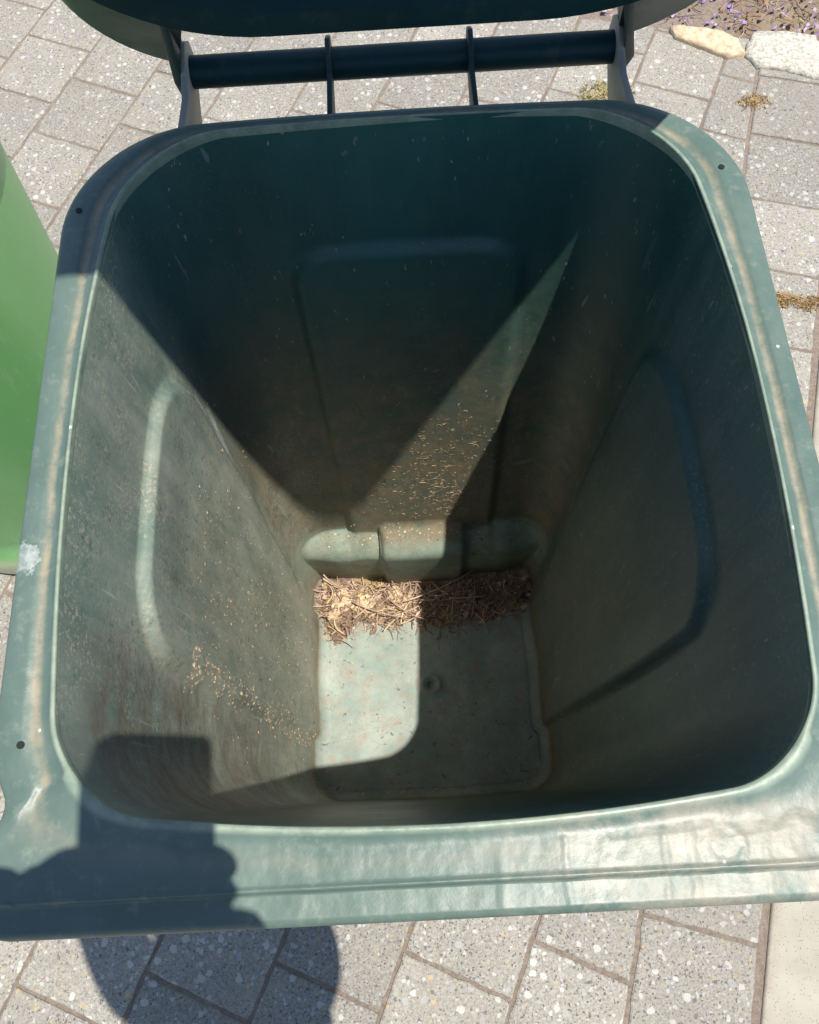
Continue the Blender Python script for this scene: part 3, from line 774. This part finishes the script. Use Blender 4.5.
# the longer sticks one can tell apart, each a thing
for i, (x, y, a, L, r_, h_, lb) in enumerate([
    (.035, .150, .38, .150, .0018, .012, 'long pale stick crossing the sun and shade line on the heap'),
    (-.085, .108, -.35, .110, .0022, .012, 'brown stick lying along the sunlit front edge of the heap'),
    (-.030, .105, -.55, .080, .0019, .010, 'short brown stick ending at the shadow line at the front of the heap'),
    (.055, .125, 1.25, .085, .0014, .012, 'thin upright-looking straw in the shaded middle of the heap'),
    (.095, .130, 1.45, .080, .0015, .012, 'thin straw standing across the shaded heap, right of the middle'),
    (-.055, .160, -1.0, .055, .0014, .018, 'short dark stem leaning on the step at the back of the sunlit heap'),
    (.150, .120, .9, .075, .0015, .008, 'thin bent straw at the shaded right end of the heap'),
    (-.145, .125, -.75, .060, .0014, .014, 'thin brown stem at the sunlit left end of the heap')]):
    b2 = Bits(); b2.twig(Vector((x, y, ZF + .026 + h_)), Vector((math.cos(a), math.sin(a), .04)), L, r_, 0, .25, seg=8)
    o = mesh_obj('stick', b2.v, b2.f, (SM[0] if i in (0, 3, 4) else SM[2])); tag(o, lb, 'stick', 'sticks on the heap inside the bin')

# scraps stuck to the walls
import bisect
tree_wall = mathutils.bvhtree.BVHTree.FromPolygons([Vector(v) for v in V], F)
B = Bits()
def stick_on(origin, direction, L, r_, mi, chip=False):
    hit, nrm, idx, dist = tree_wall.ray_cast(origin, direction, 2.)
    if hit is None: return
    if nrm.dot(direction) > 0: nrm = -nrm
    t = nrm.orthogonal().normalized(); t2 = nrm.cross(t); a = random.uniform(0, 6.283)
    d = t * math.cos(a) + t2 * math.sin(a) + nrm * random.uniform(-.05, .05)
    if chip: B.chip(hit + nrm * .0005, nrm, L, mi)
    else: B.twig(hit + nrm * (r_ * .7), d, L, r_, mi, .8, up=nrm)
for _ in range(620):      # back wall, densest above the step and right of centre
    x = random.gauss(.045, .05); z = .29 + abs(random.gauss(0, .13)) + random.uniform(0, .10)
    if abs(x) < .17 and z < .78: stick_on(Vector((x, 0, z)), Vector((0, 1, 0)), random.uniform(.002, .012) * random.uniform(.4, 1), random.uniform(.0002, .0005), random.choice((0, 2, 3, 1)))
for _ in range(420):      # on top of the step
    x = random.uniform(-.18, .18); stick_on(Vector((x, random.uniform(.175, .212), .5)), Vector((0, .02, -1)), random.uniform(.0008, .0036), random.uniform(.0002, .0004), random.choice((0, 1, 3, 2)), random.random() < .4)
for _ in range(1100):      # left wall
    z = random.uniform(.12, .8); y = random.gauss(.0, .09); stick_on(Vector((0, y, z)), Vector((-1, 0, 0)), random.uniform(.001, .0045) * random.uniform(.4, 1), random.uniform(.00015, .0003), random.choice((0, 1, 3, 2)), random.random() < .25)
for _ in range(420):      # left wall, along the lower ledge of the moulded panel
    u = random.random() ** 1.6; z = lerp(.80, .10, u); y = -.126 + random.gauss(0, .009); stick_on(Vector((0, y + .004, z)), Vector((-1, 0, 0)), random.uniform(.0008, .004), random.uniform(.00015, .0003), random.choice((0, 0, 3, 2)), random.random() < .3)
for _ in range(90):
    stick_on(Vector((random.uniform(-.2, .02), random.uniform(-.21, -.16), .4)), Vector((0, 0, -1)), random.uniform(.002, .008), .0005, random.choice((0, 2, 3)), random.random() < .5)
for _ in range(130):      # floor
    stick_on(Vector((random.uniform(-.19, .12), random.uniform(-.18, .09), .4)), Vector((0, 0, -1)), random.uniform(.0012, .004), .0004, random.choice((2, 3, 1)), random.random() < .8)
B.build('straw_scraps', 'tiny straw and husk scraps stuck to the inside walls and step of the bin', 'straw scraps')

# ------------------------------------------------------------------ neighbouring light green bin on the left
def lime_mat():
    m = NT('light green plastic with dusty foot'); o = m.map(); z = m.sep(o)[2]
    c = m.mix(m.ramp(m.noise(m.map((1, 1, .4)), 6, 5, .6), [(.3, 0.), (.7, 1.)]), (.165, .42, .14), (.21, .48, .175))
    c = m.mix(m.math('MULTIPLY', m.ramp(m.noise(m.map((6, 6, 1.2), rot=(.3, .2, 0)), 9, 8, .8), [(.56, 0.), (.66, 1.)]), .35), c, (.38, .56, .33))
    c = m.mix(m.ramp(m.noise(o, 200, 3, .6), [(.70, 0.), (.73, .6)]), c, (.5, .55, .42))
    c = m.mix(m.math('MULTIPLY', m.rng(z, .10, .06), m.ramp(m.noise(m.map((1, 1, 4)), 14, 7, .7), [(.3, .5), (.6, .95)])), c, (.46, .43, .30))
    return m.set(Base_Color=c, Roughness=.33, Normal=m.bump(m.noise(o, 60, 4), .08, .002))
M_lime = lime_mat()
nb = thing('green_bin', 'round light green plastic bin standing left of the dark green one', 'bin', (-.793, .497, 0))
def nring(z, r_, k_=96): return [(r_ * math.cos(6.28318 * i / k_), r_ * math.sin(6.28318 * i / k_), z) for i in range(k_)]
def loft(name, rs, mat, parent):
    k_ = len(rs[0]); vv = [p for r_ in rs for p in r_]; ff = []
    for k in range(len(rs) - 1):
        for i in range(k_): j = (i+1) % k_; ff.append((k*k_+i, k*k_+j, (k+1)*k_+j, (k+1)*k_+i))
    ff.append(tuple(range(k_))[::-1]); ff.append(tuple((len(rs)-1)*k_ + i for i in range(k_)))
    o = mesh_obj(name, vv, ff, mat, parent); o.data.set_sharp_from_angle(angle=R(40)); return o
loft('body', [nring(.012, .244), nring(.017, .252), nring(.05, .254), nring(.075, .250), nring(.105, .236), nring(.14, .234), nring(.30, .248), nring(.50, .261), nring(.73, .279), nring(.82, .284)], M_lime, nb)
loft('rim', [nring(.822, .284), nring(.823, .296), nring(.850, .297), nring(.853, .290)], M_lime, nb)
loft('lid', [nring(.854, .296), nring(.870, .296), nring(.880, .28), nring(.905, .16), nring(.912, .04)], M_lime, nb)
bm = bmesh.new(); bm_prism(bm, [(-.02, .905), (-.02, .935), (-.012, .943), (.012, .943), (.02, .935), (.02, .905)], 'x', -.07, .07); from_bm('lid_handle', bm, M_lime, nb, bevel=.003)

# ------------------------------------------------------------------ soil bed, stones and petals at the far right
B = Bits()
M_pet = [simple('purple fallen petal', (.30, .20, .46), .7, .3), simple('faded petal', (.42, .33, .42), .8, .3), simple('dry brown leaf bit', (.30, .19, .11), .85, .3), simple('straw bit', (.50, .40, .25), .85, .2), simple('dark bark bit', (.10, .07, .05), .85, .3)]
for _ in range(9000):
    x = random.uniform(.45, 2.0); y = random.uniform(1.50, 3.2)
    if (Vector((x, y)) - EDGE_P).dot(EDGE_N) < .02: continue
    if x < .50 + (y - 1.6) * .3: continue
    mi = random.choices((0, 1, 2, 3, 4), (3.5, 1.5, 3, 2, 1.5))[0]
    p = Vector((x, y, -.006 + random.uniform(0, .014)))
    if mi in (3, 4) or random.random() < .3: B.twig(p, rdir(.3), random.uniform(.015, .05), .0015, mi, .6)
    else: B.chip(p, Vector((random.uniform(-.5, .5), random.uniform(-.5, .5), 1)).normalized(), random.uniform(.006, .015), mi)
B.build('fallen_petals', 'purple petals, straw and leaf bits covering the soil beyond the pavers', 'fallen petals', M_pet)
def slab(name, pts, z0, h, mat, lb, cat, amp=.006):
    cxx = sum(p[0] for p in pts) / len(pts); cyy = sum(p[1] for p in pts) / len(pts); den = []
    for i in range(len(pts)):
        a, b = Vector(pts[i]), Vector(pts[(i+1) % len(pts)]); k = max(2, int((b-a).length / .012))
        for j in range(k):
            q = a.lerp(b, j / k); e = amp * noise.noise(Vector((q.x * 50, q.y * 50, 5))); d = (q - Vector((cxx, cyy))).normalized(); den.append(q + d * e)
    k_ = len(den); vv = []; ff = []
    for s_, zz in ((1., z0), (1., z0 + h * .7), (.96, z0 + h), (.7, z0 + h), (.35, z0 + h)):
        for q in den:
            X, Y = lerp(cxx, q.x, s_), lerp(cyy, q.y, s_); vv.append((X, Y, zz + (amp * .6 * noise.noise(Vector((X * 40, Y * 40, 1))) if zz > z0 else 0)))
    for k in range(4):
        for i in range(k_): j = (i+1) % k_; ff.append((k*k_+i, k*k_+j, (k+1)*k_+j, (k+1)*k_+i))
    ff.append(tuple(4*k_ + i for i in range(k_)))
    return tag(mesh_obj(name, vv, ff, mat), lb, cat)
M_tan = simple('tan sandstone', (.60, .46, .31), .9, .35, 60, 1.); M_wht = simple('crumbly white mortar', (.50, .47, .40), .95, .4, 110, 1.)
slab('stone', [(.73, 1.665), (.74, 1.63), (.79, 1.595), (.865, 1.545), (.905, 1.555), (.90, 1.60), (.86, 1.635), (.76, 1.665)], -.016, .030, M_tan, 'tan broken stone lying on the far corner of the pavers by the soil', 'stone')
slab('mortar_lump', [(.905, 1.56), (.93, 1.51), (1.00, 1.49), (1.08, 1.45), (1.105, 1.52), (1.10, 1.60), (1.02, 1.625), (.94, 1.63)], -.016, .028, M_wht, 'crumbly white mortar patch at the end of the border pavers', 'mortar')

# weeds in the joints
M_weed = [simple('dry yellow weed', (.42, .33, .12), .85, .3), simple('olive weed', (.20, .20, .06), .8, .3), simple('rust brown weed', (.38, .22, .10), .85, .3)]
def weed(x, y, R_, nn_, cols, lb):
    b = Bits()
    for _ in range(nn_):
        a = random.uniform(0, 6.283); r_ = R_ * random.random() ** .7
        b.twig(Vector((x + r_ * math.cos(a) * 1.3, y + r_ * math.sin(a) * .8, random.uniform(.0, .008))), rdir(.7), random.uniform(.008, .022), .0011, random.choice(cols), .6)
    o = mesh_obj('weed', b.v, b.f, None, smooth=False, mats=M_weed, fmat=b.m); tag(o, lb, 'weed')
weed(.90, 1.395, .032, 110, (0, 2, 2), 'rust coloured dry weed tuft in the joint left of the mortar patch')
weed(.535, 1.455, .055, 260, (0, 0, 1), 'olive yellow weed tuft on the paver seen through the right handle gap')
weed(.845, .80, .026, 150, (0, 2, 2), 'flat ochre weed in the border joint right of the bin rim'); weed(.90, .79, .026, 120, (0, 2, 2), 'small ochre weed beside the cream kerb, right of the bin rim')

# ------------------------------------------------------------------ the person taking the picture, and the phone
def skin(name, joints, edges, mat, parent=None, sub=2, extra=None):
    me = bpy.data.meshes.new(name); me.from_pydata([j[:3] for j in joints], edges, []); me.update()
    o = bpy.data.objects.new(name, me); COL.objects.link(o)
    o.modifiers.new('skin', 'SKIN'); sv = me.skin_vertices[0].data
    for i, j in enumerate(joints): sv[i].radius = (j[3], j[4] if len(j) > 4 else j[3]); sv[i].use_root = (i == 0)
    s_ = o.modifiers.new('sub', 'SUBSURF'); s_.levels = s_.render_levels = sub
    bpy.context.view_layer.update()
    dg = bpy.context.evaluated_depsgraph_get(); nm = bpy.data.meshes.new_from_object(o.evaluated_get(dg))
    o.modifiers.clear(); o.data = nm; nm.materials.clear(); nm.materials.append(mat)
    for p in nm.polygons: p.use_smooth = True
    if parent: o.parent = parent
    return o
M_skin = simple('skin', (.52, .33, .24), .5, .08, 20, .05); M_shirt = simple('navy cotton', (.045, .06, .11), .9, .2, 60, .2)
M_trou = simple('grey denim', (.13, .14, .17), .9, .2, 90, .2); M_hair = simple('brown hair', (.06, .038, .025), .6, .4, 60, .4); M_shoe = simple('dark shoe leather', (.04, .035, .03), .5, .2)
M_phone = simple('dark phone glass', (.02, .02, .024), .12, .1); M_scr = simple('dark phone screen', (.015, .017, .02), .08, .1)
CAMP = cam.location.copy(); rotm = cam.matrix_world.to_3x3(); VR, VU, VB = rotm.col[0], rotm.col[1], rotm.col[2]    # right, up, backwards
def CP(a, b, c): return CAMP + VR * a + VU * b + VB * c
person = thing('person', 'person in navy shirt and grey trousers leaning over the bin with a phone', 'person', (0, -.93, 0))
def rel(p): return (p[0], p[1] + .93, p[2])
J = []; Ed = []
def add(p, r, parent_, r2=None):
    J.append((*rel(p), r, r2 or r)); 
    if parent_ is not None: Ed.append((parent_, len(J) - 1))
    return len(J) - 1
pel = add((-.01, -.93, .93), .125, None, .10)
sp1 = add((-.01, -.87, 1.08), .115, pel, .095); sp2 = add((0, -.755, 1.22), .12, sp1, .11); ch = add((.0, -.665, 1.34), .12, sp2, .095)
nk = add((.0, -.625, 1.44), .058, ch); nk2 = add((.005, -.615, 1.50), .052, nk); hd0 = add((.008, -.590, 1.56), .078, nk2, .085); hd1 = add((.012, -.575, 1.635), .086, hd0, .10); hd2 = add((.012, -.585, 1.70), .060, hd1, .07)
arms = {}
for sgn, sh, el, wr in ((-1, (-.165, -.675, 1.385), (-.30, -.400, 1.38), (-.130, -.368, 1.515)), (1, (.140, -.685, 1.385), (.085, -.585, 1.21), (.035, -.455, 1.475))):
    cl = add((sgn * .09, -.685, 1.39), .062, ch); s_ = add(sh, .055, cl); e_ = add(el, .040, s_); f_ = add(tuple(lerp(a, b, .35) for a, b in zip(el, wr)), .038, e_); w_ = add(wr, .025, f_); arms[sgn] = (w_, Vector(wr))
for sgn in (-1, 1):
    hp = add((sgn * .085 - .01, -.94, .87), .088, pel); kn = add((sgn * .11, -.90, .48), .057, hp); cf = add((sgn * .115, -.92, .34), .056, kn); an = add((sgn * .12, -.95, .09), .036, cf); ft = add((sgn * .125, -.90, .04), .038, an); to = add((sgn * .135, -.80, .03), .032, ft)
body = skin('body', J, Ed, M_skin, person)
body['label'] = 'body of the person, head bent towards the phone'
# hands: palm plus five bent fingers each, merged into the body mesh
def hand(wrist, palm_c, fingers, thumb):
    js = [(*rel(wrist), .026, .020)] + [(*rel(tuple(q)), .036, .017) for q in palm_c]; eds = [(k, k + 1) for k in range(len(palm_c))]
    objs = [skin('hand', js, eds, M_skin, None, 2)]
    for ch_ in fingers + [thumb]:
        js = [(*rel(p), r) for p, r in zip(ch_, (.0098, .0094, .0086, .0070))]; objs.append(skin('finger', js, [(i, i+1) for i in range(len(js)-1)], M_skin, None, 2))
    return objs
PHW = .0765; PHL = .152; px0, px1 = -.0760, .0060; py1, py0 = .007, .007 - PHL      # phone extents in camera frame (x right, y up); it lies behind the lens plane
pz0, pz1 = .004, .0115
lp = arms[-1][1]; palmL = [CP(px0 - .020, -.104, .012), CP(px0 - .010, -.086, .012)]
fL = [[CP(px0 - .030, -.060 - .016 * i - .028, .004), CP(px0 - .012, -.058 - .016 * i - .018, -.014), CP(px0 + .008, -.058 - .016 * i - .018, -.0125), CP(px0 + .026 - .003 * abs(i - 1), -.059 - .016 * i - .018, -.0075)] for i in range(4)]
tL = [CP(px0 - .026, -.090 - .030, .022), CP(px0 - .010, -.070 - .030, .030), CP(px0 + .008, -.055 - .030, .026), CP(px0 + .020, -.045 - .030, .021)]
rp = arms[1][1]; palmR = [CP(.010, -.130, .018), CP(.004, -.095, .019)]
fR = [[CP(.014, -.078 - .015 * i, .004), CP(.006, -.074 - .015 * i, -.010), CP(-.006, -.072 - .017 * i, -.0125), CP(-.018 + .003 * abs(i - 1), -.073 - .017 * i, -.0075)] for i in range(4)]
tR = [CP(.016, -.112, .024), CP(.012, -.088, .031), CP(.008, -.070, .028), CP(-.004, -.060, .021)]
hs_ = hand(tuple(lp), palmL, [[tuple(q) for q in f] for f in fL], [tuple(q) for q in tL]) + hand(tuple(rp), palmR, [[tuple(q) for q in f] for f in fR], [tuple(q) for q in tR])
bm = bmesh.new(); bm.from_mesh(body.data)
for h_ in hs_: bm.from_mesh(h_.data); bpy.data.objects.remove(h_)
# simple face relief
hc_ = Vector(rel((.012, -.575, 1.625))); fd = Vector((0, .88, -.47)).normalized(); fu = Vector((0, .47, .88)).normalized()
bm.to_mesh(body.data); bm.free()
for p in body.data.polygons: p.use_smooth = True
for nm, pts, rad in (('nose', [hc_ + fd * .085 + fu * .022, hc_ + fd * .103 - fu * .008, hc_ + fd * .088 - fu * .016], (.007, .011, .008)),
                 ('mouth', [hc_ + fd * .088 - fu * .036 + Vector((-.022, 0, 0)), hc_ + fd * .094 - fu * .035, hc_ + fd * .088 - fu * .036 + Vector((.022, 0, 0))], (.004, .007, .004)),
                 ('ear', [hc_ + Vector((-.088, 0, 0)) + fu * .015, hc_ + Vector((-.092, 0, 0)) - fu * .02], (.014, .010)),
                 ('ear', [hc_ + Vector((.088, 0, 0)) + fu * .015, hc_ + Vector((.092, 0, 0)) - fu * .02], (.014, .010))):
    skin(nm, [(*p, r_) for p, r_ in zip(pts, rad)], [(i, i+1) for i in range(len(pts)-1)], M_skin, person, 2)
M_eye = simple('eye white', (.7, .7, .68), .2, .05)
for sx_ in (-1, 1):
    bm = bmesh.new(); bmesh.ops.create_uvsphere(bm, u_segments=16, v_segments=10, radius=.0125, matrix=Matrix.Translation(hc_ + Vector((sx_ * .031, 0, 0)) + fd * .080 + fu * .018)); ey = from_bm('eye', bm, M_eye, person)
    bm = bmesh.new(); bmesh.ops.create_uvsphere(bm, u_segments=12, v_segments=8, radius=.0065, matrix=Matrix.Translation(hc_ + Vector((sx_ * .031, 0, 0)) + fd * .0885 + fu * .016)); from_bm('iris', bm, M_hair, ey)
skin('hair', [(*rel((.012, -.605, 1.57)), .080, .06), (*rel((.012, -.612, 1.645)), .096, .088), (*rel((.012, -.590, 1.705)), .076, .08)], [(0, 1), (1, 2)], M_hair, person)
# clothing
def R2(i, dr): a = J[i]; return (a[0], a[1], a[2], a[3] + dr, a[4] + dr)
shirt_i = [sp1, sp2, ch]
sj = [(J[pel][0], J[pel][1], J[pel][2] - .06, .150, .130), (J[pel][0], J[pel][1] + .02, J[pel][2] + .05, .145, .125), R2(sp1, .020), R2(sp2, .024), R2(ch, .036), (J[nk][0], J[nk][1] - .01, J[nk][2] - .015, .078)]
se = [(0, 1), (1, 2), (2, 3), (3, 4), (4, 5)]; q = 6
for sgn in (-1, 1):
    w_i = arms[sgn][0]; f_i, e_i, s_i, c_i = w_i - 1, w_i - 2, w_i - 3, w_i - 4
    sj += [R2(c_i, .026), R2(s_i, .012), R2(e_i, .012), tuple(lerp(a, b, .5) for a, b in zip(R2(e_i, .010), R2(f_i, .010)))]; se += [(4, q), (q, q+1), (q+1, q+2), (q+2, q+3)]; q += 4
skin('shirt', sj, se, M_shirt, person)
tj = [(J[pel][0], J[pel][1] + .01, J[pel][2] + .06, .118, .100), R2(pel, .022)]; te = [(0, 1)]; q = 2
k0_ = arms[1][0] + 1
for g in range(2):
    hp = k0_ + g * 6; tj += [R2(hp, .026), R2(hp + 1, .014), R2(hp + 2, .012), (J[hp+3][0], J[hp+3][1], J[hp+3][2] + .03, .056)]; te += [(1, q), (q, q+1), (q+1, q+2), (q+2, q+3)]; q += 4
skin('trousers', tj, te, M_trou, person)
for g in range(2):
    ft = k0_ + g * 6 + 4; skin('shoe', [(J[ft][0], J[ft][1] - .07, .045, .044), (J[ft][0], J[ft][1], .046, .046), (J[ft+1][0], J[ft+1][1] + .03, .036, .038, .034)], [(0, 1), (1, 2)], M_shoe, person)
# phone
ph = thing('phone', 'dark smartphone held over the bin by the person, screen side up', 'phone', (0, 0, 0))
def rbox(name, x0, x1, y0, y1, z0, z1, r_, mat, parent, n_=8):
    bm = bmesh.new(); pts = []
    for (cx_, cy_, a0) in ((x1 - r_, y1 - r_, 0), (x0 + r_, y1 - r_, 90), (x0 + r_, y0 + r_, 180), (x1 - r_, y0 + r_, 270)):
        for i in range(n_ + 1): a = R(a0 + 90 * i / n_); pts.append((cx_ + r_ * math.cos(a), cy_ + r_ * math.sin(a)))
    A = [bm.verts.new(CP(p[0], p[1], z0)) for p in pts]; B_ = [bm.verts.new(CP(p[0], p[1], z1)) for p in pts]; k = len(pts)
    bm.faces.new(A[::-1]); bm.faces.new(B_)
    for i in range(k): bm.faces.new((A[i], A[(i+1) % k], B_[(i+1) % k], B_[i]))
    return from_bm(name, bm, mat, parent)
rbox('phone_body', px0, px1, py0, py1, pz0, pz1, .011, M_phone, ph)
rbox('screen', px0 + .004, px1 - .004, py0 + .004, py1 - .004, pz1 + .0003, pz1 + .0009, .009, M_scr, ph)
rbox('camera_bump', px1 - .036, px1 - .003, py1 - .036, py1 - .003, pz0 - .0014, pz0 - .0002, .008, M_phone, ph)
